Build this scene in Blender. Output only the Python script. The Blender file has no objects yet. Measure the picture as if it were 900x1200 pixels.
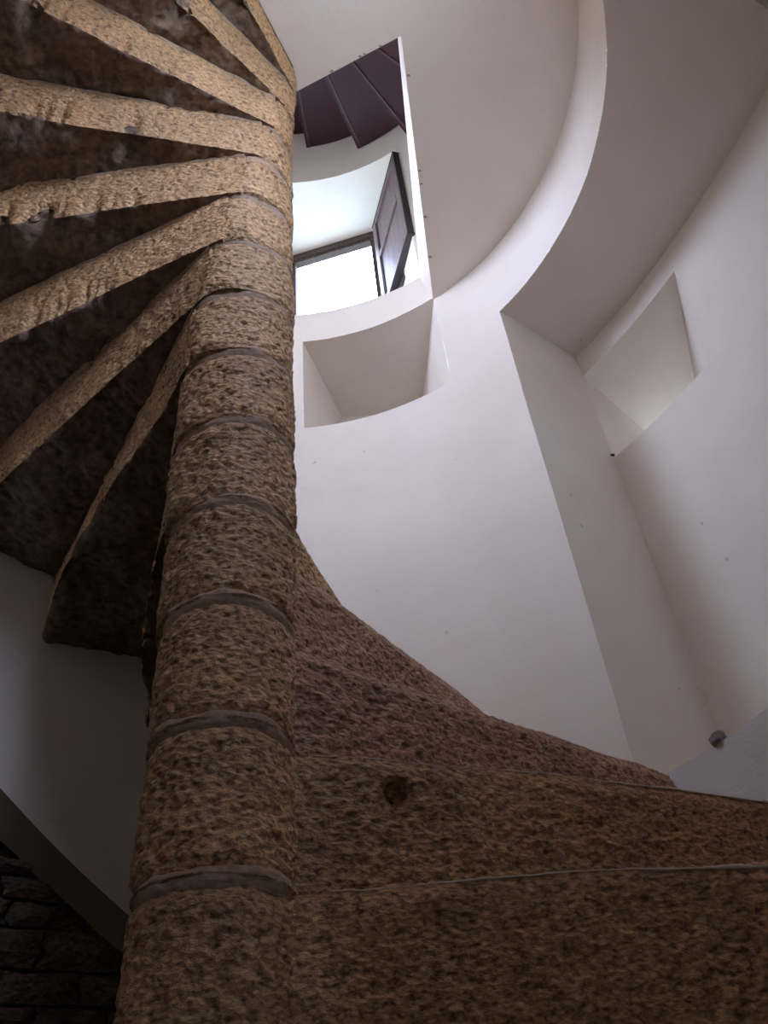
import bpy, bmesh, math, random
import numpy as np
from mathutils import Matrix, Vector

random.seed(7)
rng = np.random.default_rng(7)
SC = bpy.context.scene
COL = SC.collection
rad, cos, sin, pi = math.radians, math.cos, math.sin, math.pi

# ------------------------------------------------------------------ camera
cd = bpy.data.cameras.new('camera')
cam = bpy.data.objects.new('camera', cd)
COL.objects.link(cam)
cd.sensor_fit = 'VERTICAL'
cd.sensor_height = 36.0
cd.lens = 1006.4 / 1200 * 36.0
cd.clip_start = 0.02
RX = Vector((0.98406173, -0.16067631, -0.07619468))
UP = Vector((-0.05573644, -0.68557284, 0.7258673))
FW = Vector((0.16886668, 0.71005141, 0.68360152))
m3 = Matrix((RX, UP, -FW)).transposed()
cam.matrix_world = Matrix.Translation((0, -0.9925, 0)) @ m3.to_4x4()
SC.camera = cam

# ------------------------------------------------------------------ exposure, sky
SC.view_settings.view_transform = 'Standard'
SC.view_settings.look = 'None'
SC.view_settings.gamma = 1.0
SC.view_settings.use_curve_mapping = False
SC.view_settings.exposure = 0.0

SKY_COLOR = (0.64, 0.785, 1.13)
GROUND_COLOR = (0.125, 0.20, 0.26)
SKY_STRENGTH = 22.0
w = bpy.data.worlds.new('sky')
SC.world = w
w.use_nodes = True
bg = w.node_tree.nodes['Background']
_nt = w.node_tree
_tc = _nt.nodes.new('ShaderNodeTexCoord')
_sx = _nt.nodes.new('ShaderNodeSeparateXYZ')
_rp = _nt.nodes.new('ShaderNodeValToRGB')
_mr = _nt.nodes.new('ShaderNodeMapRange')
_mr.inputs[1].default_value, _mr.inputs[2].default_value = -0.25, 0.25
_nt.links.new(_tc.outputs['Generated'], _sx.inputs[0])
_nt.links.new(_sx.outputs[2], _mr.inputs[0])
_nt.links.new(_mr.outputs[0], _rp.inputs[0])
_rp.color_ramp.elements[0].position = 0.40
_rp.color_ramp.elements[0].color = (*GROUND_COLOR, 1)
_rp.color_ramp.elements[1].position = 0.56
_rp.color_ramp.elements[1].color = (*SKY_COLOR, 1)
_nt.links.new(_rp.outputs[0], bg.inputs[0])
bg.inputs[1].default_value = SKY_STRENGTH


def portal(loc, target, sx, sy):
    """A daylight portal in a window opening: it only guides the sky sampling."""
    l = bpy.data.lights.new('sky_portal', 'AREA')
    l.shape = 'RECTANGLE'
    l.size, l.size_y = sx, sy
    l.cycles.is_portal = True
    o = bpy.data.objects.new('sky_portal', l)
    COL.objects.link(o)
    o.location = loc
    o.rotation_euler = (Vector(target) - Vector(loc)).to_track_quat('-Z', 'Y').to_euler()
    return o


# ------------------------------------------------------------------ numbers of the place
H = 0.18                     # rise of a stone step
Z0 = 0.3465                  # top of step 0
RN = 0.0907                  # newel radius
PA, AL, OV = -0.1309, 0.3080, -0.0694
OR_, OB = -0.0216, 0.1074    # offsets of the riser and back planes from the axis
CX, CY, RC = 0.0188, -0.0018, 0.9163   # stair well cylinder
ROUT = 0.955
ZS, ZL, ZSI = 2.342, 2.663, 0.715      # recess soffit, landing underside, recess floor
NZ0, NZ1 = 2.184, 2.674                # niche
WZ0, WZ1 = 2.855, 3.95                 # upper window embrasure
ZTOP, ZBOT = 5.3, -0.73


# ------------------------------------------------------------------ noise
def _hash(ix, iy, iz, s):
    h = (ix * 374761393 + iy * 668265263 + iz * 1274126177 + s * 974711) & 0x7fffffff
    h = ((h ^ (h >> 13)) * 1274126177) & 0x7fffffff
    h = ((h ^ (h >> 16)) * 668265263) & 0x7fffffff
    return (h ^ (h >> 15)).astype(np.float64) / 0x7fffffff


def vnoise(P, s=0):
    P = np.asarray(P, float)
    i = np.floor(P).astype(np.int64)
    f = P - i
    u = f * f * f * (f * (f * 6 - 15) + 10)
    r = 0
    for dx in (0, 1):
        for dy in (0, 1):
            for dz in (0, 1):
                wgt = (u[:, 0] if dx else 1 - u[:, 0]) * (u[:, 1] if dy else 1 - u[:, 1]) * (u[:, 2] if dz else 1 - u[:, 2])
                r = r + wgt * _hash(i[:, 0] + dx, i[:, 1] + dy, i[:, 2] + dz, s)
    return r * 2 - 1


def fbm(P, scale, octv=3, s=0, gain=.5):
    a, t, r = 1.0, 0.0, 0.0
    Q = np.asarray(P, float) * scale
    for k in range(octv):
        r = r + a * vnoise(Q + 17.3 * k, s + k)
        t += a
        a *= gain
        Q = Q * 2.03
    return r / t


# ------------------------------------------------------------------ materials
def new_mat(name):
    m = bpy.data.materials.new(name)
    m.use_nodes = True
    nt = m.node_tree
    b = nt.nodes['Principled BSDF']
    return m, nt, b


def N(nt, t, **k):
    n = nt.nodes.new(t)
    for a, v in k.items():
        if a.startswith('i_'):
            n.inputs[a[2:].replace('_', ' ')].default_value = v
        else:
            setattr(n, a, v)
    return n


def ramp(nt, fac, stops):
    r = nt.nodes.new('ShaderNodeValToRGB')
    el = r.color_ramp.elements
    while len(el) < len(stops):
        el.new(0.5)
    for e, (p, c) in zip(el, stops):
        e.position = p
        e.color = (*c, 1)
    nt.links.new(fac, r.inputs[0])
    return r.outputs[0]


def stone_mat(name, dark, mid, light, bump=0.0045, rough=0.52, stretch=(1, 1, 1.6), spec=0.5):
    m, nt, b = new_mat(name)
    L = nt.links.new
    tc = N(nt, 'ShaderNodeTexCoord')
    mp = N(nt, 'ShaderNodeMapping')
    mp.inputs['Scale'].default_value = stretch
    L(tc.outputs['Object'], mp.inputs[0])
    n1 = N(nt, 'ShaderNodeTexNoise', i_Scale=95.0, i_Detail=4.0, i_Roughness=0.6)
    n2 = N(nt, 'ShaderNodeTexNoise', i_Scale=5.0, i_Detail=3.0, i_Roughness=0.55)
    n3 = N(nt, 'ShaderNodeTexVoronoi', i_Scale=95.0, feature='SMOOTH_F1')
    n3.inputs['Smoothness'].default_value = 0.35
    n4 = N(nt, 'ShaderNodeTexNoise', i_Scale=320.0, i_Detail=3.0, i_Roughness=0.65)
    for n in (n1, n3, n4):
        L(mp.outputs[0], n.inputs['Vector'])
    L(tc.outputs['Object'], n2.inputs['Vector'])
    c = ramp(nt, n1.outputs[0], [(0.35, dark), (0.48, mid), (0.68, light)])
    c2 = ramp(nt, n2.outputs[0], [(0.3, (0.80, 0.74, 0.70)), (0.7, (1.12, 1.04, 0.95))])
    mx = N(nt, 'ShaderNodeMix', data_type='RGBA', blend_type='MULTIPLY')
    mx.inputs[0].default_value = 1.0
    L(c, mx.inputs[6])
    L(c2, mx.inputs[7])
    oi = N(nt, 'ShaderNodeObjectInfo')
    hs = N(nt, 'ShaderNodeHueSaturation')
    L(mx.outputs[2], hs.inputs['Color'])
    mr = N(nt, 'ShaderNodeMapRange')
    mr.inputs[3].default_value, mr.inputs[4].default_value = 0.90, 1.12
    L(oi.outputs['Random'], mr.inputs[0])
    L(mr.outputs[0], hs.inputs['Value'])
    L(hs.outputs[0], b.inputs['Base Color'])
    # relief
    ad = N(nt, 'ShaderNodeMath', operation='MULTIPLY_ADD')
    L(n3.outputs['Distance'], ad.inputs[0])
    ad.inputs[1].default_value = 0.9
    L(n1.outputs[0], ad.inputs[2])
    ad2 = N(nt, 'ShaderNodeMath', operation='MULTIPLY_ADD')
    L(n4.outputs[0], ad2.inputs[0])
    ad2.inputs[1].default_value = 0.30
    L(ad.outputs[0], ad2.inputs[2])
    bp = N(nt, 'ShaderNodeBump')
    bp.inputs['Strength'].default_value = 1.0
    bp.inputs['Distance'].default_value = bump
    L(ad2.outputs[0], bp.inputs['Height'])
    L(bp.outputs[0], b.inputs['Normal'])
    b.inputs['Roughness'].default_value = rough
    b.inputs['Specular IOR Level'].default_value = spec
    return m


def plaster_mat(name, col, stain=0.06, bump=0.0012, speck=True, rough=0.9):
    m, nt, b = new_mat(name)
    L = nt.links.new
    tc = N(nt, 'ShaderNodeTexCoord')
    n1 = N(nt, 'ShaderNodeTexNoise', i_Scale=2.2, i_Detail=5.0, i_Roughness=0.6)
    n2 = N(nt, 'ShaderNodeTexNoise', i_Scale=9.0, i_Detail=6.0, i_Roughness=0.62)
    n3 = N(nt, 'ShaderNodeTexNoise', i_Scale=160.0, i_Detail=2.0)
    for n in (n1, n2, n3):
        L(tc.outputs['Object'], n.inputs['Vector'])
    lo = tuple(c * (1 - stain * k) for c, k in zip(col, (1.0, 1.3, 1.7)))
    c1 = ramp(nt, n1.outputs[0], [(0.35, lo), (0.62, col)])
    out = c1
    if speck:
        v = N(nt, 'ShaderNodeTexVoronoi', i_Scale=13.0)
        v.inputs['Randomness'].default_value = 1.0
        ds = N(nt, 'ShaderNodeTexNoise', i_Scale=90.0, i_Detail=2.0)
        L(tc.outputs['Object'], ds.inputs['Vector'])
        mv = N(nt, 'ShaderNodeMix', data_type='VECTOR')
        mv.inputs[0].default_value = 0.025
        L(tc.outputs['Object'], mv.inputs[4])
        L(ds.outputs['Color'], mv.inputs[5])
        L(mv.outputs[1], v.inputs['Vector'])
        # tiny marks: only a few of the cells carry one
        sp = N(nt, 'ShaderNodeSeparateColor')
        L(v.outputs['Color'], sp.inputs[0])
        g = N(nt, 'ShaderNodeMath', operation='LESS_THAN')
        L(sp.outputs[0], g.inputs[0])
        g.inputs[1].default_value = 0.22
        d = N(nt, 'ShaderNodeMath', operation='LESS_THAN')
        L(v.outputs['Distance'], d.inputs[0])
        d.inputs[1].default_value = 0.065
        gm = N(nt, 'ShaderNodeMath', operation='MULTIPLY')
        L(g.outputs[0], gm.inputs[0])
        L(d.outputs[0], gm.inputs[1])
        gs = N(nt, 'ShaderNodeMath', operation='MULTIPLY')
        L(gm.outputs[0], gs.inputs[0])
        gs.inputs[1].default_value = 0.45
        mx = N(nt, 'ShaderNodeMix', data_type='RGBA')
        L(gs.outputs[0], mx.inputs[0])
        L(c1, mx.inputs[6])
        mx.inputs[7].default_value = (0.33, 0.28, 0.25, 1)
        out = mx.outputs[2]
    L(out, b.inputs['Base Color'])
    ad = N(nt, 'ShaderNodeMath', operation='MULTIPLY_ADD')
    L(n3.outputs[0], ad.inputs[0])
    ad.inputs[1].default_value = 0.12
    L(n2.outputs[0], ad.inputs[2])
    bp = N(nt, 'ShaderNodeBump')
    bp.inputs['Strength'].default_value = 0.5
    bp.inputs['Distance'].default_value = bump * 5
    L(ad.outputs[0], bp.inputs['Height'])
    L(bp.outputs[0], b.inputs['Normal'])
    b.inputs['Roughness'].default_value = rough
    b.inputs['Specular IOR Level'].default_value = 0.2
    return m


def wood_mat(name, dark, light, rough=0.5):
    m, nt, b = new_mat(name)
    L = nt.links.new
    tc = N(nt, 'ShaderNodeTexCoord')
    mp = N(nt, 'ShaderNodeMapping')
    mp.inputs['Scale'].default_value = (14, 14, 1.6)
    L(tc.outputs['Object'], mp.inputs[0])
    n1 = N(nt, 'ShaderNodeTexNoise', i_Scale=3.0, i_Detail=5.0, i_Distortion=1.2)
    L(mp.outputs[0], n1.inputs['Vector'])
    c = ramp(nt, n1.outputs[0], [(0.3, dark), (0.7, light)])
    L(c, b.inputs['Base Color'])
    b.inputs['Roughness'].default_value = rough
    bp = N(nt, 'ShaderNodeBump')
    bp.inputs['Distance'].default_value = 0.0008
    L(n1.outputs[0], bp.inputs['Height'])
    L(bp.outputs[0], b.inputs['Normal'])
    return m


def plain_mat(name, col, rough=0.6, metal=0.0):
    m, nt, b = new_mat(name)
    L = nt.links.new
    tc = N(nt, 'ShaderNodeTexCoord')
    n1 = N(nt, 'ShaderNodeTexNoise', i_Scale=25.0, i_Detail=3.0)
    L(tc.outputs['Object'], n1.inputs['Vector'])
    c = ramp(nt, n1.outputs[0], [(0.3, tuple(x * 0.85 for x in col)), (0.7, tuple(x * 1.12 for x in col))])
    L(c, b.inputs['Base Color'])
    b.inputs['Roughness'].default_value = rough
    b.inputs['Metallic'].default_value = metal
    return m


M_STONE = stone_mat('pecked_stone', (0.20, 0.113, 0.054), (0.50, 0.303, 0.153), (0.74, 0.485, 0.262))
M_STONE_RED = stone_mat('reddish_stone', (0.20, 0.105, 0.065), (0.46, 0.26, 0.165), (0.66, 0.41, 0.27))
M_SOFFIT = stone_mat('rough_hewn_stone', (0.115, 0.078, 0.056), (0.19, 0.132, 0.095), (0.27, 0.19, 0.135), bump=0.0045, rough=0.8, stretch=(.5, .5, .6), spec=.3)  # darker copy of the step stone: underside shade is put into the colour
M_MORTAR = stone_mat('lime_mortar', (0.36, 0.255, 0.18), (0.46, 0.335, 0.24), (0.54, 0.40, 0.30), bump=0.0012, rough=.85)
M_LIME_HIGHLIGHT = stone_mat('pale_lime_highlight', (0.72, 0.63, 0.54), (0.82, 0.74, 0.65), (0.88, 0.81, 0.73), bump=0.0008, rough=.9)
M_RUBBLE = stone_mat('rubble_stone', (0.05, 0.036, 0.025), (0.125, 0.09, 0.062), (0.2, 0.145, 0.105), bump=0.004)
M_PLASTER = plaster_mat('white_plaster', (0.89, 0.795, 0.71))
M_PLASTER_OLD = plaster_mat('rough_plaster', (0.83, 0.79, 0.77), stain=0.13, bump=0.0025)
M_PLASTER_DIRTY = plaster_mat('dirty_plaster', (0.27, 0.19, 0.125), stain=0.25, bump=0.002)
M_FRAME = wood_mat('brown_frame_wood', (0.05, 0.03, 0.022), (0.10, 0.06, 0.046), rough=0.85)
M_SHUTTER = wood_mat('reddish_shutter_wood', (0.085, 0.045, 0.043), (0.165, 0.098, 0.092))
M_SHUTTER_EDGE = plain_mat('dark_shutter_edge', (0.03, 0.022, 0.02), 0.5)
M_PURPLE = plain_mat('dark_purple_paint', (0.047, 0.0105, 0.0165), 0.55)
M_PURPLE_HIGHLIGHT = plain_mat('purple_edge_highlight', (0.11, 0.055, 0.062), 0.5)
M_PEBBLE = plain_mat('grey_pebble', (0.27, 0.24, 0.23), 0.9)
M_CRUMB = plain_mat('plaster_crumb', (0.40, 0.33, 0.26), 0.95)
M_DIRT = plain_mat('dark_dirt', (0.05, 0.04, 0.035), 0.95)
M_FLOOR = stone_mat('floor_stone', (0.10, 0.07, 0.05), (0.2, 0.14, 0.1), (0.32, 0.24, 0.17))


# ------------------------------------------------------------------ mesh helpers
def mesh_obj(name, V, F, mat, parent=None, smooth=True):
    me = bpy.data.meshes.new(name)
    V = np.asarray(V, float)
    me.from_pydata(V.tolist(), [], [tuple(int(i) for i in f) for f in F])
    me.update()
    if smooth:
        me.polygons.foreach_set('use_smooth', [True] * len(me.polygons))
    me.materials.append(mat)
    o = bpy.data.objects.new(name, me)
    COL.objects.link(o)
    if parent is not None:
        o.parent = parent
    return o


def tag(o, label, cat=None, group=None, kind=None):
    o['label'] = label
    if cat:
        o['category'] = cat
    if group:
        o['group'] = group
    if kind:
        o['kind'] = kind
    return o


def struct(o, label, cat='wall'):
    return tag(o, label, cat, None, 'structure')


def empty(name, loc=(0, 0, 0)):
    o = bpy.data.objects.new(name, None)
    o.empty_display_size = 0.1
    COL.objects.link(o)
    o.location = loc
    return o


class MB:
    """Collects quads; welds nothing, keeps every surface of one object together."""
    def __init__(s):
        s.V, s.F = [], []

    def grid(s, G, flip=False):
        """G: array (nu, nv, 3)"""
        G = np.asarray(G, float)
        nu, nv = G.shape[:2]
        b = len(s.V)
        s.V += G.reshape(-1, 3).tolist()
        for i in range(nu - 1):
            for j in range(nv - 1):
                q = (b + i * nv + j, b + (i + 1) * nv + j, b + (i + 1) * nv + j + 1, b + i * nv + j + 1)
                s.F.append(q[::-1] if flip else q)

    def patch(s, A, B, C, D, nu=8, nv=8):
        A, B, C, D = (np.array(p, float) for p in (A, B, C, D))
        u = np.linspace(0, 1, nu + 1)[:, None, None]
        v = np.linspace(0, 1, nv + 1)[None, :, None]
        s.grid((1 - u) * (1 - v) * A + u * (1 - v) * B + u * v * C + (1 - u) * v * D)

    def box(s, lo, hi):
        x0, y0, z0 = lo
        x1, y1, z1 = hi
        b = len(s.V)
        s.V += [(x0, y0, z0), (x1, y0, z0), (x1, y1, z0), (x0, y1, z0), (x0, y0, z1), (x1, y0, z1), (x1, y1, z1), (x0, y1, z1)]
        for f in ((0, 3, 2, 1), (4, 5, 6, 7), (0, 1, 5, 4), (1, 2, 6, 5), (2, 3, 7, 6), (3, 0, 4, 7)):
            s.F.append(tuple(b + i for i in f))

    def prism(s, pts, z0, z1):
        """pts: counterclockwise plan polygon"""
        n = len(pts)
        b = len(s.V)
        s.V += [(x, y, z0) for x, y in pts] + [(x, y, z1) for x, y in pts]
        s.F.append(tuple(b + i for i in range(n))[::-1])
        s.F.append(tuple(b + n + i for i in range(n)))
        for i in range(n):
            j = (i + 1) % n
            s.F.append((b + i, b + j, b + n + j, b + n + i))

    def build(s, name, mat, parent=None, smooth=False):
        o = mesh_obj(name, s.V, s.F, mat, parent, smooth)
        return o


def bevel(o, wdt=0.004, seg=2):
    md = o.modifiers.new('bevel', 'BEVEL')
    md.width = wdt
    md.segments = seg
    md.limit_method = 'ANGLE'
    return o


def rw(az):
    d = np.stack([np.cos(az), np.sin(az)], -1)
    cd_ = d[..., 0] * CX + d[..., 1] * CY
    return cd_ + np.sqrt(RC * RC - CX * CX - CY * CY + cd_ * cd_)


def cyl(az, z, ex=0.0):
    az, z = np.broadcast_arrays(np.asarray(az, float), np.asarray(z, float))
    r = rw(az) + ex
    P = np.stack([r * np.cos(az), r * np.sin(az), z], -1)
    f = P.reshape(-1, 3)
    d = 0.0035 * vnoise(f * 3.1, 5) + 0.0012 * vnoise(f * 11, 6)
    f2 = f.copy()
    rr = np.hypot(f[:, 0], f[:, 1])
    f2[:, 0] += f[:, 0] / rr * d
    f2[:, 1] += f[:, 1] / rr * d
    return f2.reshape(P.shape)


# openings in the stair well wall: (az0, az1, z0, z1) in degrees
RECESS = (-61.5, 30.6, ZSI, ZS)
NICHE = (44.7, 77.0, NZ0, NZ1)
WIN_N = (47.0, 93.0, WZ0, WZ1)
WIN_W = (144.0, 192.0, 2.50, 3.40)
DOOR_S = (-118.0, -66.0, -0.55, 1.55)
WIN_S = (-87.0, -63.0, 1.74, 2.56)
HOLES = [RECESS, NICHE, WIN_N, WIN_W, DOOR_S, WIN_S] + [tuple(a + 360 if i < 2 else a for i, a in enumerate(h)) for h in (DOOR_S, WIN_S)]


ZGRID = sorted(set(np.round(np.r_[np.linspace(ZBOT, ZTOP, 68), ZSI, 1.6, 0.0, [z for h in HOLES for z in h[2:]]], 4)))


def dado(az):                     # lower edge of the plaster over the rubble, az in degrees
    return 0.640 + (az - 101) * 0.0117


def wall_piece(name, a0, a1, z0, z1, label, zlow=None, zb=None, mat=None):
    az = set(np.round(np.linspace(a0, a1, max(2, int((a1 - a0) / 2) + 1)), 4))
    zz = set(z for z in ZGRID if z0 < z < z1) | {round(z0, 4), round(z1, 4)}
    for h in HOLES:
        for a in h[:2]:
            if a0 < a < a1:
                az.add(round(a, 4))
        for z in h[2:]:
            if z0 < z < z1:
                zz.add(round(z, 4))
    az, zz = np.array(sorted(az)), np.array(sorted(zz))
    A, Z = np.meshgrid(az, zz, indexing='ij')
    Zm = Z.copy()
    if zlow is not None:
        zl = zlow(A)
        low = Z < zb
        Zm = np.where(low, zl + (Z - z0) / (zb - z0) * (zb - zl), Z)
    P = cyl(np.radians(A), Zm)
    nv = len(zz)
    F = []
    for i in range(len(az) - 1):
        for j in range(nv - 1):
            ca, cz = (az[i] + az[i + 1]) / 2, (zz[j] + zz[j + 1]) / 2
            if any(h[0] < ca < h[1] and h[2] < cz < h[3] for h in HOLES):
                continue
            F.append((i * nv + j, i * nv + j + 1, (i + 1) * nv + j + 1, (i + 1) * nv + j))
    o = mesh_obj(name, P.reshape(-1, 3), F, mat or M_PLASTER)
    Pn = P.reshape(-1, 3) * np.array([-1, -1, 0]) + np.array([CX, CY, 0])
    Pn /= np.linalg.norm(Pn, axis=1)[:, None]
    o.data.normals_split_custom_set_from_vertices(Pn.tolist())
    return struct(o, label)


# ------------------------------------------------------------------ stair well walls
wall_piece('wall_north', 30.6, 88, ZBOT, ZTOP, 'white curved plaster wall with square niche beyond the stone newel')
wall_piece('wall_west', 88, 160, 0.0, ZTOP, 'shadowed plaster wall below the overhead stone steps',
           zlow=lambda a: dado(a), zb=1.6)
wall_piece('wall_southwest', 160, 242, ZBOT, ZTOP, 'plaster wall around the far turn of the stair')
wall_piece('wall_south', 242, 298.5, ZBOT, ZTOP, 'plaster wall around the doorway at the stair foot')
wall_piece('wall_east', -61.5, 30.6, ZSI, ZTOP, 'curved plaster band over the deep wall recess')
wall_piece('wall_parapet', -61.5, 30.6, ZBOT, ZSI, 'rough pale plaster wall under the recess sill', mat=M_PLASTER_OLD)


def reveal(mb, hole, outer, nu=10, skip=()):
    """Jambs, head and sill from a hole in the wall to an outer quad given as plan points (left=az1, right=az0) and heights."""
    a0, a1, z0, z1 = hole
    (xl, yl), (xr, yr), oz0, oz1 = outer
    A = np.linspace(a0, a1, nu + 1)
    t = np.linspace(0, 1, 7)[None, :, None]
    def strip(zi, zo, a=A):
        inn = cyl(np.radians(a), zi)[:, None, :]
        s = ((a - a0) / (a1 - a0))[:, None]
        out = np.concatenate([(1 - s) * xr + s * xl, (1 - s) * yr + s * yl, np.full_like(s, zo)], 1)[:, None, :]
        return (1 - t) * inn + t * out
    if 'head' not in skip:
        mb.grid(strip(z1, oz1))
    if 'sill' not in skip:
        mb.grid(strip(z0, oz0), flip=True)
    for a, (x, y), nm, fl in ((a1, (xl, yl), 'left', True), (a0, (xr, yr), 'right', False)):
        if nm in skip:
            continue
        zi = np.linspace(z0, z1, nu + 1)
        zo = np.linspace(oz0, oz1, nu + 1)
        inn = cyl(np.full(nu + 1, rad(a)), zi)[:, None, :]
        out = np.stack([np.full(nu + 1, x), np.full(nu + 1, y), zo], 1)[:, None, :]
        mb.grid((1 - t) * inn + t * out, flip=fl)


# niche in the north wall
mb = MB()
NL, NR = (0.400, 1.252), (0.716, 1.185)
reveal(mb, NICHE, (NL, NR, NZ0, NZ1 + 0.005))
mb.patch((*NR, NZ0), (*NL, NZ0), (*NL, NZ1 + .005), (*NR, NZ1 + .005))
struct(mb.build('wall_niche', M_PLASTER, smooth=False), 'square plastered niche below the upper window sill', 'niche')

# upper window embrasure: the frame stands at its outer end
mb = MB()
WL, WR = (0.215, 1.30), (0.615, 1.11)
reveal(mb, WIN_N, (WL, WR, WZ0, 3.93))
struct(mb.build('trim_1', M_PLASTER), 'bright splayed plaster embrasure around the upper window', 'embrasure')

# second window of the upper storey, out of view, which lights the well
mb = MB()
aW = rad(168)
wc = np.array([cos(aW), sin(aW)])
wt = np.array([-sin(aW), cos(aW)])
wl, wr = wc * 1.30 + wt * 0.41, wc * 1.30 - wt * 0.41
reveal(mb, WIN_W, (tuple(wl), tuple(wr), 2.52, 3.40))
struct(mb.build('trim_2', M_PLASTER), 'plaster embrasure of the window opposite the recess', 'embrasure')

# window over the doorway, out of view behind the camera
mb = MB()
aS = rad(-72)
sc_ = np.array([cos(aS), sin(aS)])
st_ = np.array([-sin(aS), cos(aS)])
SWL, SWR = sc_ * 1.33 + st_ * 0.25, sc_ * 1.33 - st_ * 0.25
reveal(mb, WIN_S, (tuple(SWL), tuple(SWR), 1.77, 2.52))
struct(mb.build('trim_5', M_PLASTER), 'plaster embrasure of the window over the doorway', 'embrasure')

# recess with its own back wall, soffit, floor and small lit window slit
_B = np.array([(1.070, 0.83), (1.113, 0.626), (1.202, 0.414), (1.262, 0.212), (1.302, 0.03), (1.328, -0.12), (1.350, -0.302), (1.366, -0.5), (1.372, -0.75), (1.355, -1.05), (1.30, -1.42), (1.22, -1.7)])
_B[0] = 2 * _B[1] - _B[2] + np.array([-.015, 0])
BACK = []
for i in range(1, len(_B) - 2):
    for t in np.linspace(0, 1, 5)[:-1]:
        p0, p1, p2, p3 = _B[i - 1:i + 3]
        BACK.append(.5 * (2 * p1 + (p2 - p0) * t + (2 * p0 - 5 * p1 + 4 * p2 - p3) * t * t + (3 * p1 - p0 - 3 * p2 + p3) * t ** 3))
BACK = np.array(BACK + [_B[-2]])
KH = 8                           # back wall segments cut by the slit
DZ0, DZ1 = 1.838, 2.238
mb = MB()
# left jamb
def jamb(az, b):
    zj = np.linspace(ZSI, ZS, 40)
    inn = cyl(np.full(40, rad(az)), zj)[:, None]
    out = np.stack([np.full(40, b[0]), np.full(40, b[1]), zj], 1)[:, None]
    t = np.r_[-0.006, np.linspace(0.1, 1, 9)][None, :, None]
    mb.grid((1 - t) * inn + t * out)


jamb(30.6, BACK[0])
# right jamb
jamb(-61.5, BACK[-1])
# soffit and floor
na = len(BACK)
azs = np.radians(np.interp(np.arange(na), [0, na - 1], [30.6, -61.5]))
bk = BACK
for z, fl in ((ZS, False), (ZSI, True)):
    inn = cyl(azs, np.full(na, z))
    out = np.concatenate([bk, np.full((na, 1), z)], 1)
    t = np.r_[np.linspace(0, 1, 8), 1.08][None, :, None]
    mb.grid((1 - t) * inn[:, None] + t * out[:, None], flip=fl)
# back wall with the slit opening in its first three segments
zs_ = sorted(set(np.round(np.r_[np.linspace(ZSI, ZS, 19), DZ0, DZ1, ZSI - .03, ZS + .03], 4)))
for i in range(len(BACK) - 1):
    for j in range(len(zs_) - 1):
        zm = (zs_[j] + zs_[j + 1]) / 2
        if i < KH and DZ0 < zm < DZ1:
            continue
        mb.patch((*BACK[i], zs_[j]), (*BACK[i], zs_[j + 1]), (*BACK[i + 1], zs_[j + 1]), (*BACK[i + 1], zs_[j]), 1, 1)
recess = struct(mb.build('wall_recess', M_PLASTER, smooth=False), 'deep plastered wall recess with smooth soffit and lit back', 'recess')
# slit embrasure
mb = MB()
SL, SR = (1.680, 1.020), (1.738, 0.972)
mb.patch((*SL, DZ0), (*BACK[0], DZ0), (*BACK[0], DZ1), (*SL, DZ1))
mb.patch((*BACK[KH], DZ0), (*SR, DZ0), (*SR, DZ1), (*BACK[KH], DZ1))
u = np.linspace(0, 1, 9)[None, :, None]
inn3 = np.concatenate([BACK[:KH + 1], np.zeros((KH + 1, 1))], 1)
s3 = np.linspace(0, 1, KH + 1)[:, None]
out3 = np.concatenate([(1 - s3) * np.array(SL) + s3 * np.array(SR), np.zeros((KH + 1, 1))], 1)
for z, fl in ((DZ1, False), (DZ0, True)):
    G = (1 - u) * inn3[:, None] + u * out3[:, None]
    G[..., 2] = z
    mb.grid(G, flip=fl)
struct(mb.build('trim_3', M_PLASTER), 'splayed slit opening in the back of the recess', 'opening')

# upper ceiling and floor of the well
def disc(name, z, mat, label, cat, r=1.06):
    a = np.linspace(0, 2 * pi, 64, endpoint=False)
    V = [(r * cos(x), r * sin(x), z) for x in a]
    o = mesh_obj(name, V, [tuple(range(64))], mat, smooth=False)
    return struct(o, label, cat)


disc('ceiling_upper', ZTOP, M_PLASTER, 'flat plaster ceiling at the top of the stair well', 'ceiling')
disc('floor', ZBOT + .002, M_FLOOR, 'dark stone floor at the foot of the stair', 'floor')

# doorway passage behind the camera
mb = MB()
DL, DR = (-0.47, -2.3), (0.95, -2.3)
reveal(mb, DOOR_S, (DR, DL, -0.55, 1.55))
_px = np.array([-0.47, 0.78, 0.86, 0.95])
_pz = np.array([-0.55, 0.85, 1.30, 1.55])
for i in range(3):
    for j in range(3):
        if (i, j) != (1, 1):  # unseen slit added in the end wall for low fill light
            mb.patch((_px[i], -2.3, _pz[j]), (_px[i + 1], -2.3, _pz[j]), (_px[i + 1], -2.3, _pz[j + 1]), (_px[i], -2.3, _pz[j + 1]), 1, 1)
struct(mb.build('wall_passage', M_PLASTER), 'plain plaster passage leading to the stair foot', 'passage')

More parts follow.
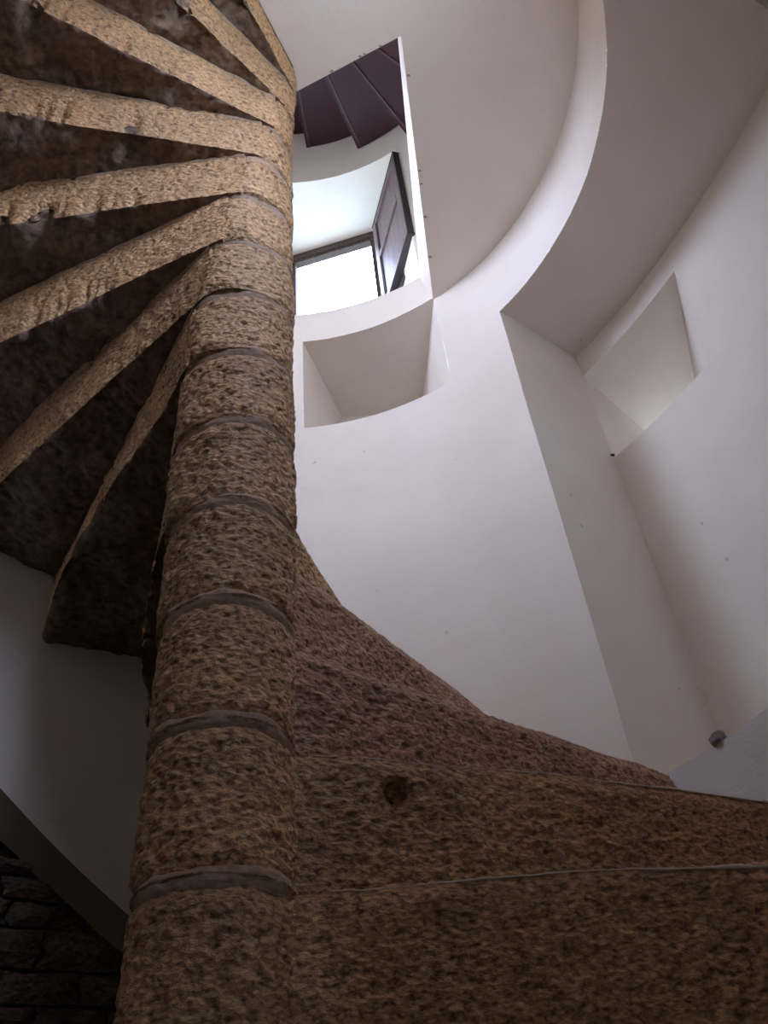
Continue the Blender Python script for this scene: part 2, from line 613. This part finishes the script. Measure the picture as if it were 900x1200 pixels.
# ------------------------------------------------------------------ rubble below the plaster on the north-west
mb = MB()
aa = np.linspace(88, 160, 37)
up = cyl(np.radians(aa), dado(aa))
dn = cyl(np.radians(aa), dado(aa) - 0.062, 0.034)
dn[:, 2] += 0.008 * vnoise(dn * 14, 3) + .006 * vnoise(dn * 40, 4)
t = np.linspace(0, 1, 5)[None, :, None]
mb.grid((1 - t) * up[:, None] + t * dn[:, None])
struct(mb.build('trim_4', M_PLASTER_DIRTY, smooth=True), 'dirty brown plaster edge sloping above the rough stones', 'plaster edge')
mb = MB()
bt = cyl(np.radians(aa), np.full(len(aa), ZBOT), 0.06)
tp = cyl(np.radians(aa), dado(aa) - 0.04, 0.06)
t = np.linspace(0, 1, 12)[None, :, None]
mb.grid((1 - t) * bt[:, None] + t * tp[:, None])
for k in (0, -1):
    e0 = cyl(np.full(12, np.radians(aa[k])), np.linspace(ZBOT, dado(aa[k]), 12), -0.004)[:, None]
    e1 = cyl(np.full(12, np.radians(aa[k])), np.linspace(ZBOT, dado(aa[k]), 12), 0.064)[:, None]
    mb.grid(np.concatenate([e0, e1], 1))
lip = cyl(np.radians(aa), dado(aa) + 0.01, -0.0)
mb.grid(np.stack([tp, lip], 1))
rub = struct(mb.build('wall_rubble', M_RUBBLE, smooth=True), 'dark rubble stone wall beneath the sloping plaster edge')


def rubble_stone(a0, a1, z0, z1):
    n, m = 5, 4
    A = np.linspace(a0, a1, n)
    Zs = np.linspace(z0, z1, m)
    G = np.zeros((n + 2, m + 2, 3))
    for i in range(n + 2):
        for j in range(m + 2):
            ii, jj = min(max(i - 1, 0), n - 1), min(max(j - 1, 0), m - 1)
            edge = i in (0, n + 1) or j in (0, m + 1)
            rim = ii in (0, n - 1) or jj in (0, m - 1)
            a, z = A[ii], Zs[jj]
            ex = 0.066 if edge else (0.040 if rim else 0.028)
            r = rw(np.array(rad(a))) + ex
            G[i, j] = (r * cos(rad(a)), r * sin(rad(a)), z)
    f = G.reshape(-1, 3)
    d = 0.010 * vnoise(f * 28, 11) + 0.006 * vnoise(f * 60, 12)
    f = f + np.stack([d, d * .6, 0.5 * d], 1)
    mb = MB()
    mb.grid(f.reshape(G.shape), flip=True)
    return mb.build('rubble_stone', M_RUBBLE, rub, smooth=False)


z = 0.08
while z < 1.0:
    hh = random.uniform(0.042, 0.075)
    a = 90.0 + random.uniform(-6, 0)
    while a < 132:
        wd = random.uniform(5, 11)
        top = dado(a + .3 * wd) - 0.045
        if z < top - 0.015:
            rubble_stone(a + .25, a + wd - .25, z + .003, min(z + hh - .004, top))
        a += wd
    z += hh

# ------------------------------------------------------------------ the stone steps
def smooth01(x):
    x = np.clip(x, 0, 1)
    return x * x * (3 - 2 * x)


def step_outline(n):
    ar = PA + n * AL
    ab = PA + (n + 1) * AL + OV
    dr, nr = np.array([cos(ar), sin(ar)]), np.array([-sin(ar), cos(ar)])
    db, nb = np.array([cos(ab), sin(ab)]), np.array([-sin(ab), cos(ab)])
    NT, NA = 165, 34
    s = np.linspace(0, 1, NT)
    t0, t1 = math.sqrt(RN ** 2 - OR_ ** 2), math.sqrt(ROUT ** 2 - OR_ ** 2)
    P = nr * OR_ + dr * (t0 + (t1 - t0) * s)[:, None]
    q1 = math.sqrt(ROUT ** 2 - OB ** 2)
    Q = nb * OB + db * (q1 * s)[:, None]
    return P, Q, ar, ab, NT, NA


def cell(P, s=0):
    """Distance to the nearest jittered lattice point: round pits left by the pick."""
    P = np.asarray(P, float)
    i = np.floor(P).astype(np.int64)
    best = np.full(len(P), 9.0)
    for dx in (-1, 0, 1):
        for dy in (-1, 0, 1):
            for dz in (-1, 0, 1):
                c = i + np.array([dx, dy, dz])
                j = np.stack([_hash(c[:, 0], c[:, 1], c[:, 2], s + k * 13) for k in (1, 2, 3)], 1)
                best = np.minimum(best, ((c + j - P) ** 2).sum(1))
    return np.sqrt(best)


def vnormals(V, F4):
    nrm = np.zeros_like(V)
    for F in F4:
        F = np.asarray(F)
        n = np.cross(V[F[:, 2]] - V[F[:, 0]], V[F[:, -1]] - V[F[:, 1]] if F.shape[1] == 4 else V[F[:, 1]] - V[F[:, 0]])
        if F.shape[1] == 3:
            n = np.cross(V[F[:, 1]] - V[F[:, 0]], V[F[:, 2]] - V[F[:, 0]])
        for k in range(F.shape[1]):
            np.add.at(nrm, F[:, k], n)
    return nrm / np.maximum(np.linalg.norm(nrm, axis=1), 1e-12)[:, None]


def build_step(n, label, mat_block=None, group='stone winder steps of the spiral stair', pit=None):
    zb, zt = Z0 + (n - 1) * H, Z0 + n * H - 0.002
    if n == 0:
        zb -= 0.10                # the first step is a tall one
    elif n < 0:
        zb, zt = zb - 0.10, zt - 0.10
    P, Q, ar, ab, NT, NA = step_outline(n)
    # outer arc
    a_p = math.atan2(P[-1, 1], P[-1, 0])
    a_q = math.atan2(Q[-1, 1], Q[-1, 0])
    while a_q < a_p:
        a_q += 2 * pi
    arc = np.linspace(a_p, a_q, NA + 1)[1:-1]
    A = ROUT * np.stack([np.cos(arc), np.sin(arc)], 1)
    # drum arc from the back plane's tangent round to the riser
    d0 = ab + pi / 2
    d1 = math.atan2(P[0, 1], P[0, 0])
    while d1 < d0 + pi / 2:
        d1 += 2 * pi
    ND = 128
    da = np.linspace(d0, d1, ND + 2)[1:-1]
    dr_ = RN + (OB - RN) * (1 - smooth01((da - d0) / rad(62)))
    D = dr_[:, None] * np.stack([np.cos(da), np.sin(da)], 1)
    out = np.concatenate([P, A, Q[::-1], D])      # counterclockwise
    NO = len(out)
    iP, iQ = np.arange(NT), NT + len(A) + NT - 1 - np.arange(NT)
    iA = NT + np.arange(len(A))
    iD = NT + len(A) + NT + np.arange(ND)
    # sides
    zz = np.concatenate([[zb], zb + .004 + (zt - zb - .008) * np.linspace(0, 1, 42), [zt]])
    NZ = len(zz)
    V = np.zeros((NO * NZ, 3))
    V[:, :2] = np.repeat(out, NZ, axis=0)
    V[:, 2] = np.tile(zz, NO)
    i = np.arange(NO)
    jn = (i + 1) % NO
    Fs = []
    for k in range(NZ - 1):
        Fs.append(np.stack([i * NZ + k, jn * NZ + k, jn * NZ + k + 1, i * NZ + k + 1], 1))
    Fs = np.concatenate(Fs)
    side_of = np.tile(i, NZ - 1)                   # outline edge of each side quad
    # caps of the tread sector: grid between P and Q, NA columns
    Vc, Fcap = [], {}
    base = len(V)
    for nm, kz in (('bottom', 0), ('top', NZ - 1)):
        idx = np.zeros((NT, NA + 1), int)
        idx[:, 0] = iP * NZ + kz
        idx[:, NA] = iQ * NZ + kz
        idx[NT - 1, 1:NA] = iA * NZ + kz
        f = np.linspace(0, 1, NA + 1)
        for a in range(NT - 1):
            pts = P[a] * (1 - f[1:NA, None]) + Q[a] * f[1:NA, None]
            idx[a, 1:NA] = base + len(Vc) + np.arange(NA - 1)
            Vc += [(x, y, zz[kz]) for x, y in pts]
        q = np.stack([idx[:-1, :-1], idx[1:, :-1], idx[1:, 1:], idx[:-1, 1:]], -1).reshape(-1, 4)
        Fcap[nm] = q[:, ::-1] if nm == 'bottom' else q
        Fcap[nm + '_ring'] = np.r_[idx[0, :], iD * NZ + kz]
    V = np.concatenate([V, np.array(Vc)])
    # axis points for the drum fans
    ax = len(V)
    V = np.concatenate([V, [[0, 0, zb], [0, 0, zt]]])
    tris = []
    for nm, c, fl in (('bottom', ax, True), ('top', ax + 1, False)):
        r = Fcap[nm + '_ring']
        for k in range(len(r)):
            a, b = r[k], r[(k + 1) % len(r)]
            tris.append((c, b, a) if fl else (c, a, b))
    tris = np.array(tris)
    nrm = vnormals(V, [Fs, Fcap['bottom'], Fcap['top'], tris])
    # ---- dress the faces: pecked relief, rounded and chipped arrises
    seed = 100 + n * 7
    Vr = V + np.array([0, 0, 31.7 * n])
    st = np.array([1, 1, 1.7])
    pk = cell(Vr * np.array([78, 78, 120]), seed)
    pk2 = cell(Vr * np.array([40, 40, 66]) + 5.5, seed + 1)
    rough = 0.0062 * (smooth01(pk / .75) - .6) + 0.0042 * (smooth01(pk2 / .8) - .6) + 0.0045 * fbm(Vr, 14, 2, seed + 3)
    isb = np.zeros(len(V))
    isb[np.unique(Fcap['bottom'])] = 1
    isb[np.unique(Fs[side_of >= 0])] *= 1
    inner_bot = np.zeros(len(V), bool)
    inner_bot[base:base + (NT - 1) * (NA - 1)] = True
    hew = (0.038 if n >= 10 else 0.030) * fbm(Vr, 7, 3, seed + 5) + 0.014 * np.abs(fbm(Vr, 22, 3, seed + 8))
    rad_ = np.hypot(V[:, 0], V[:, 1])
    fade = smooth01((rad_ - 0.13) / 0.12)
    dzj = np.minimum(V[:, 2] - zb, zt - V[:, 2])
    ond = np.zeros(len(V), bool)
    for k in range(NZ):
        ond[iD * NZ + k] = True
    ang = (np.arctan2(V[:, 1], V[:, 0]) - d0) % (2 * pi)
    rough = np.where(ond, (rough - .0026 * smooth01((ang - rad(8)) / rad(50))) * (0.15 + 0.85 * smooth01((dzj - .004) / .022)), rough)
    onr = np.zeros(len(V), bool)
    for k in range(NZ):
        onr[iP * NZ + k] = True
    rough = np.where(onr, rough * (0.2 + 0.8 * smooth01((zt - V[:, 2] - .004) / .016)), rough)
    rough = np.where(inner_bot, rough + hew * fade - 0.004 * fade, rough)
    disp = nrm * rough[:, None]
    V2 = V + disp
    # chipping of the lower back arris and lower riser arris
    nside = NO * NZ
    onback = np.zeros(len(V), bool)
    for k in range(NZ):
        onback[iQ * NZ + k] = True
    cpos = Vr.copy()
    nb = np.array([-sin(ab), cos(ab), 0])
    offb = V @ nb - OB                                   # distance behind the back plane (negative inside)
    cpos -= nb * offb[:, None]
    cpos[:, 2] = 31.7 * n
    big = 2.3 if n >= 10 else (1.5 if n >= 8 else 1.0)
    ch = np.maximum(0, fbm(cpos, 11, 4, seed + 9, .6) * 0.075 * big + 0.006) * smooth01((rad_ - 0.16) / 0.2)
    ch = np.minimum(ch, 0.045 + 0.02 * big)
    chl = np.maximum(0, fbm(cpos, 11, 2, seed + 9, .6) * 0.075 * big + 0.006) * smooth01((rad_ - 0.16) / 0.2)
    ch = np.where(inner_bot, np.minimum(chl, 0.045 + 0.02 * big), ch)
    hgt = (V[:, 2] - zb)
    wz = np.clip(1 - hgt / (0.07 + .025 * big), 0, 1) * onback
    wz = np.where(inner_bot, np.clip(1 + offb / 0.075, 0, 1) * .9, wz)
    V2[:, 2] += (ch - 0.009 * smooth01((rad_ - 0.2) / 0.25)) * wz
    V2 -= nb * (ch * wz * .45 * onback)[:, None]
    cut = {5: -.026, 6: -.032, 7: -.004}.get(n, 0.0)          # hewn back: the lower arris bellies out or in
    if cut:
        kk = np.where(onback, 1 - hgt / H, np.where(inner_bot, np.clip(1 + offb / 0.12, 0, 1), 0))
        V2 -= nb * (cut * np.clip(kk, 0, 1) * np.sin(np.pi * np.clip((rad_ - .16) / .76, 0, 1)))[:, None]
    # rounded shoulders where drum meets joint, softened top arris of the riser
    ondrum = np.zeros(len(V), bool)
    for k in range(NZ):
        ondrum[iD * NZ + k] = True
    dz = np.minimum(V[:, 2] - zb, zt - V[:, 2])
    rnd = np.where(ondrum, (0.0105 + 0.003 * vnoise(Vr * 30, 9)) * (1 - smooth01(dz / (0.024 + 0.006 * vnoise(Vr * 17, 19)))), 0)
    onriser = np.zeros(len(V), bool)
    for k in range(NZ):
        onriser[iP * NZ + k] = True
    rnd += np.where(onriser, 0.007 * (1 - np.clip((zt - V[:, 2]) / 0.016, 0, 1)) ** 0 * np.clip(1 - (zt - V[:, 2]) / 0.016, 0, 1) ** 2, 0)
    V2 -= nrm * rnd[:, None] * np.array([1, 1, 0])
    # wavy worn nosing
    wv = 0.010 * fbm(Vr, 5, 2, seed + 11)
    V2[:, 2] += np.where(onriser, wv * np.clip(1 - (zt - V[:, 2]) / 0.05, 0, 1), 0)
    if pit is not None:
        dd = np.linalg.norm(V - np.array(pit), axis=1)
        k = np.clip(1 - dd / 0.019, 0, 1) ** .6
        V2 -= nrm * (0.035 * k)[:, None]
    edge = V2[iP * NZ + NZ - 1].copy()
    root = empty('stone_step', (0, 0, zb))
    tag(root, label, 'stair step', group)
    V2 = V2 - np.array([0, 0, zb])
    isD = side_of >= NT + len(A) + NT - 1
    parts = [('newel_drum', M_STONE, [Fs[isD], tris]),
             ('tread_block', mat_block or M_STONE, [Fs[~isD], Fcap['top']]),
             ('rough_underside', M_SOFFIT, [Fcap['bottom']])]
    for nm, mt, Fl in parts:
        used = np.unique(np.concatenate([f.ravel() for f in Fl]))
        mp = -np.ones(len(V2), int)
        mp[used] = np.arange(len(used))
        faces = [tuple(mp[x]) for f in Fl for x in f]
        mesh_obj(nm, V2[used], faces, mt, root)
    # bed of mortar on top: a ring round the newel and a ragged bead along the back edge
    mbz0, mbz1 = zt - 0.013, zt + 0.015
    ka = np.linspace(0, 2 * pi, 97)[:-1]
    r0 = RN - 0.0030
    mV, mF = [], []
    zk = np.linspace(mbz0, mbz1, 5)
    bul = np.array([-.006, -0.0005, 0.0008, -0.0005, -.006])
    pz = 0.006 * vnoise(np.stack([np.cos(ka) * 2, np.sin(ka) * 2, np.full(96, n * 3.1)], 1), 41)
    for k in range(96):
        rr = r0
        da_ = (ka[k] - d0) % (2 * pi)
        if da_ < rad(62):
            rr = r0 + (OB - RN) * (1 - smooth01(np.array(da_ / rad(62))))
        for j in range(5):
            nz = 0.0012 * math.sin(ka[k] * 7 + n) + 0.0007 * math.sin(ka[k] * 19 + j)
            mV.append(((rr + bul[j] + nz) * cos(ka[k]), (rr + bul[j] + nz) * sin(ka[k]), zk[j] + float(pz[k]) - zb))
    for k in range(96):
        for j in range(4):
            a, b = k * 5, ((k + 1) % 96) * 5
            mF.append((a + j, b + j, b + j + 1, a + j + 1))
    o0 = len(mV)
    ss = np.linspace(0.0, 1, 110)
    dbv, nbv = np.array([cos(ab), sin(ab)]), np.array([-sin(ab), cos(ab)])
    c = nbv * OB + dbv * (ss * math.sqrt(ROUT ** 2 - OB ** 2))[:, None]
    P3 = np.concatenate([c, np.full((110, 1), n * 5.0)], 1)
    th = 0.0020 + 0.003 * fbm(P3, 22, 2, 61)
    for k in range(110):
        tk = float(max(.0008, th[k]))
        for (u_, v_) in ((-0.02, 0.001), (tk, 0.002), (tk * .9, -.003), (tk * .3, -.007), (-0.02, -.009)):
            p = c[k] + nbv * (u_ + .002)
            mV.append((p[0], p[1], zt + 0.001 + v_ - zb))
    for k in range(109):
        for j in range(4):
            a, b = o0 + k * 5, o0 + (k + 1) * 5
            mF.append((a + j, a + j + 1, b + j + 1, b + j))
    mesh_obj('mortar_joint', mV, mF, M_MORTAR, root)
    if n in (0, 1):  # pale lime bead; it also paints the highlight along the arris
        lo, hi, r_ = ((8, 165, .0024), (4, 165, .0013))[n]
        c = edge[lo:hi].copy()
        for _ in range(3):
            c[1:-1] = (c[:-2] + 2 * c[1:-1] + c[2:]) / 4
        c[:, 2] -= zb
        lV, lF = [], []
        for k in range(len(c)):
            ww = r_ * (.45 + .55 * min(1, max(0, k - 40) / 60)) * (1 + .5 * float(vnoise(np.array([[k * .13, n, 2.]]), 8)[0]))
            for q in range(6):
                a = q * pi / 3
                lV.append((c[k, 0], c[k, 1] + ww * cos(a), c[k, 2] + ww * sin(a)))
        for k in range(len(c) - 1):
            for q in range(6):
                a, b = k * 6 + q, k * 6 + (q + 1) % 6
                lF.append((a, b, b + 6, a + 6))
        o = mesh_obj('lime_highlight_line', lV, lF, M_LIME_HIGHLIGHT, root)
        o['label'] = 'pale lime line and painted highlight along the step edge'
    return root


STEP_LABELS = {
    -1: ('stone winder step below the lowest riser in view', None),
    0: ('lowest stone step in view, wavy pale lime line along its top edge', None),
    1: ('second lowest stone step, broad pecked riser with one dark pit', None),
    2: ('third stone step up, reddish riser running out to the plaster reveal', 'red'),
    3: ('fourth stone step up, its reddish riser cut off against the white wall', 'red'),
    4: ('fifth stone step up, a sliver of riser just behind the newel', None),
    5: ('stone step seen only as a narrow dark edge beside the newel', None),
    6: ('overhead stone step with thin lit edge and square outer corner over the shadowed wall', None),
    7: ('overhead stone step whose steep lit back face leaves the newel above the thin edge', None),
    8: ('overhead stone step with ragged lit back face, third above the shadowed wall', None),
    9: ('overhead stone step with nearly level lit back face and a broken ochre arris', None),
    10: ('overhead stone step with smooth pale back face and long dark wedge under it', None),
    11: ('overhead stone step with sloping pale face over a rough brown wedge', None),
    12: ('overhead stone step second from the landing slab, rounded rough back', None),
    13: ('topmost overhead stone step, its back touching the plaster landing slab', None),
}
PIT = (0.2115, OR_ - 0.0, 0.0)
for n in range(-1, 14):
    lab, c = STEP_LABELS[n]
    pit = None
    if n == 1:
        ar = PA + AL
        p2 = np.array([cos(ar), sin(ar)]) * 0.218 + np.array([-sin(ar), cos(ar)]) * OR_
        pit = (p2[0], p2[1], Z0 + H - 0.045)
    build_step(n, lab, M_STONE_RED if c == 'red' else None, pit=pit)

# ------------------------------------------------------------------ landing slab (the lower ceiling)
azl = np.radians(np.linspace(45.2, -128, 70))
arc_b = [tuple(cyl(a, ZL, 0.02)[:2]) for a in azl]
E1, CN = np.array([0.02, 0.060]), np.array([0.387, -0.190])
WB, WT = np.array([0.656, 0.658]), np.array([0.634, 0.684])
ab13 = PA + 14 * AL + OV
nb13, db13 = np.array([-sin(ab13), cos(ab13)]), np.array([cos(ab13), sin(ab13)])
back = [tuple(nb13 * (OB + .004) + db13 * t) for t in (0.93, 0.6, 0.3, 0.1, 0.0)]
bot = [tuple(E1), tuple(CN), tuple(WB)] + arc_b[1:] + back
top = [tuple(E1), tuple(CN), tuple(WT)] + arc_b[1:] + back
# the outline runs clockwise; make it counterclockwise
bot, top = bot[::-1], top[::-1]
bm = bmesh.new()
vb = [bm.verts.new((x, y, ZL)) for x, y in bot]
vt = [bm.verts.new((x, y, ZL + 0.187)) for x, y in top]
bm.faces.new(vb[::-1])
bm.faces.new(vt)
for i in range(len(vb)):
    j = (i + 1) % len(vb)
    bm.faces.new((vb[i], vb[j], vt[j], vt[i]))
bmesh.ops.recalc_face_normals(bm, faces=bm.faces[:])
me = bpy.data.meshes.new('ceiling')
bm.to_mesh(me)
bm.free()
me.materials.append(M_PLASTER)
ceil = bpy.data.objects.new('ceiling', me)
COL.objects.link(ceil)
struct(ceil, 'smooth beige plaster underside of the landing slab', 'ceiling')


def crumb(x, y, z, r, name, mat, parent=None, sq=(1, 1, 1)):
    bm = bmesh.new()
    bmesh.ops.create_icosphere(bm, subdivisions=2, radius=r)
    for v in bm.verts:
        k = 1 + 0.35 * float(vnoise(np.array([[v.co.x / r + x * 90, v.co.y / r + y * 90, v.co.z / r]]) * 1.4, 77)[0])
        v.co = Vector((v.co.x * k * sq[0], v.co.y * k * sq[1], v.co.z * k * sq[2]))
    me = bpy.data.meshes.new(name)
    bm.to_mesh(me)
    bm.free()
    me.materials.append(mat)
    o = bpy.data.objects.new(name, me)
    COL.objects.link(o)
    o.location = (x, y, z)
    if parent:
        o.parent = parent
    return o


for k, (f, e) in enumerate(((.36, 0), (.62, 0), (.66, 0), (.80, 0), (.12, 1), (.45, 1), (.50, 1), (.63, 1), (.8, 1))):
    a, b = (np.array([.095, .009]), CN) if e == 0 else (CN, WB)
    p = a + (b - a) * f
    crumb(p[0] + .008 * (1 if e else .3), p[1] - .006 * (0 if e else 1), ZL - .001, random.uniform(.003, .0055), 'plaster_crumb', M_CRUMB, ceil, (1.3, .8, .35))

for k in range(3):
    crumb(BACK[0][0] - .006 - .004 * k, BACK[0][1] - .010 + .003 * k, DZ0 + .002 + .004 * (k % 2), .0045 - .0008 * k, 'plaster_crumb', M_DIRT, recess)

# small grey stone on the recess sill
pb = crumb(0.8875, 0.310, ZSI + 0.010, 0.016, 'grey_stone', M_PEBBLE, None, (1.0, 1.3, .85))
tag(pb, 'small grey stone lying on the recess sill', 'stone')

# ------------------------------------------------------------------ dark spiral stair of the upper storey
sp = empty('spiral_stair', (0, 0, 3.0))
tag(sp, 'dark purple stair flight fanning out above the landing opening', 'staircase')
TA = 0.281
for k in range(-3, 4):
    a1 = rad(73.6) + k * TA
    a0 = a1 - TA
    zu = 4.326 + k * 0.168
    aa = np.linspace(a0, a1, 9)
    ro = 0.922
    pts = [(0.045 * cos(a), 0.045 * sin(a)) for a in (a1, a0)]
    ring = [(ro * cos(a), ro * sin(a)) for a in aa]
    mb = MB()
    mb.prism(pts + ring, zu - 3.0, zu + 0.022 - 3.0)
    mb.build('tread_panel', M_PURPLE, sp)
    d = np.array([cos(a1), sin(a1)])
    nn = np.array([-sin(a1), cos(a1)])
    q = [d * .045, d * ro, d * ro + nn * .016, d * .045 + nn * .016]
    mb = MB()
    mb.prism([tuple(x) for x in q], zu - 3.0 - .004, zu + 0.168 - 3.0)
    mb.build('riser_panel', M_PURPLE, sp)
    mb = MB()
    q = [d * .1 - nn * .003, d * ro - nn * .003, d * ro + nn * .004, d * .1 + nn * .004]
    mb.prism([tuple(x) for x in q], zu - 3.0 - .007, zu - 3.0 - .002)
    mb.build('edge_highlight', M_PURPLE_HIGHLIGHT, sp)  # paler strip: the edge highlight is put into its colour
mb = MB()
mb.prism([(0.05 * cos(a), 0.05 * sin(a)) for a in np.linspace(0, 2 * pi, 25)[:-1]], ZL + .187 - 3.0, ZTOP - 3.0)
mb.build('centre_pole', M_PURPLE, sp)

# ------------------------------------------------------------------ upper window frame and shutters
wdir = (np.array(WR) - np.array(WL))
wlen = np.linalg.norm(wdir)
wdir = wdir / wlen
wout = np.array([-wdir[1], wdir[0]])
if wout @ np.array([.4, 1.1]) < 0:
    wout = -wout


def oriented(mb, name, mat, origin, ux, uy, parent=None, bev=0.003):
    V = [tuple(np.array([*(np.array(origin[:2]) + ux * x + uy * y), origin[2] + z])) for x, y, z in mb.V]
    mb.V = V
    o = mb.build(name, mat, parent)
    if bev:
        bevel(o, bev)
    return o


win = empty('window_1', (0, 0, 0))
struct(win, 'bright upper window in a dark wooden frame', 'window')
og = (*(np.array(WL) - wout * 0.0), 0.0)
WH0, WH1 = 2.87, 3.925
FT = 0.045
for nm, lo, hi in (('frame_jamb', (-.02, -.028, WH0), (0.018, .006, WH1)),
                   ('frame_jamb', (wlen - .035, -.028, WH0), (wlen + .02, .006, WH1)),
                   ('frame_head', (-.02, -.032, WH1 - .070), (wlen + .02, .004, WH1 + .03)),
                   ('frame_sill', (-.02, -.05, WH0 - .03), (wlen + .02, .02, WH0 + .02)),
                   ('frame_bead', (0.0, -.044, WH1 - .046), (wlen, -.028, WH1 - .034))):
    mb = MB()
    mb.box(lo, hi)
    oriented(mb, nm, M_FRAME, og, wdir, wout, win)


def shutter(hinge, free, z0, z1, label, rails, mat):
    hx, fx = np.array(hinge), np.array(free)
    ux = fx - hx
    L = np.linalg.norm(ux)
    ux = ux / L
    uy = np.array([-ux[1], ux[0]])
    root = empty('wooden_shutter', (0, 0, 0))
    tag(root, label, 'shutter', 'shutter leaves of the upper window')
    o3 = (*hx, 0.0)
    t = .014
    sw = .045
    for nm, lo, hi, mt in (
            ('stile', (0, -t, z0), (sw, t, z1), mat),
            ('stile', (L - sw, -t, z0), (L, t, z1), mat)):
        mb = MB()
        mb.box(lo, hi)
        oriented(mb, nm, mt, o3, ux, uy, root)
    zr = [z0] + rails + [z1]
    for k, zc in enumerate([z0 + sw / 2] + rails + [z1 - sw / 2]):
        mb = MB()
        mb.box((sw, -t, zc - sw / 2), (L - sw, t, zc + sw / 2))
        oriented(mb, 'rail', mat, o3, ux, uy, root)
    zc = [z0 + sw / 2] + rails + [z1 - sw / 2]
    for a, b in zip(zc[:-1], zc[1:]):
        mb = MB()
        mb.box((sw, -.005, a + sw / 2), (L - sw, .005, b - sw / 2))
        oriented(mb, 'panel', mat, o3, ux, uy, root, 0)
        for lo, hi in (((sw, -.010, a + sw / 2), (sw + .006, .010, b - sw / 2)), ((L - sw - .006, -.010, a + sw / 2), (L - sw, .010, b - sw / 2))):
            mb = MB()
            mb.box(lo, hi)
            oriented(mb, 'bead', M_SHUTTER_EDGE, o3, ux, uy, root, 0)
    for lo, hi in (((L, -.014, z0), (L + .006, .014, z1)), ((0, -.016, z1), (L + .008, .016, z1 + .006)), ((0, -.016, z0 - .006), (L + .008, .016, z0))):
        mb = MB()
        mb.box(lo, hi)
        oriented(mb, 'dark_edge', M_SHUTTER_EDGE, o3, ux, uy, root, 0)
    return root


HG = (0.588, 1.045)
shutter(HG, (0.623, 0.668), 3.15, 3.874, 'upper wooden shutter leaf swung inward from the bright window', [3.55], M_SHUTTER)
shutter((HG[0] + .006, HG[1]), (0.668, 0.70), 2.89, 3.13, 'dark lower shutter leaf folded back near the wall', [], M_SHUTTER_EDGE)  # leaf stands unlit: its shade is put into the near-black colour

# ------------------------------------------------------------------ portals in the openings
portal((0.82, -2.32, 1.075), (0.82, 0, 1.075), 0.08, 0.45)
wm = (np.array(WL) + np.array(WR)) / 2
portal((*(wm + wout * 0.03), 3.40), (*(wm - wout), 3.40), 0.46, 1.1)
portal((*(wc * 1.31), 2.96), (0, 0, 2.96), 0.86, 0.9)
sm = (np.array(SL) + np.array(SR)) / 2
portal((sm[0] + .01, sm[1] + .015, 2.04), (1.2, .42, 2.04), 0.09, 0.42)
portal((*(sc_ * 1.34), 2.145), (0, 0, 2.145), 0.52, 0.77)
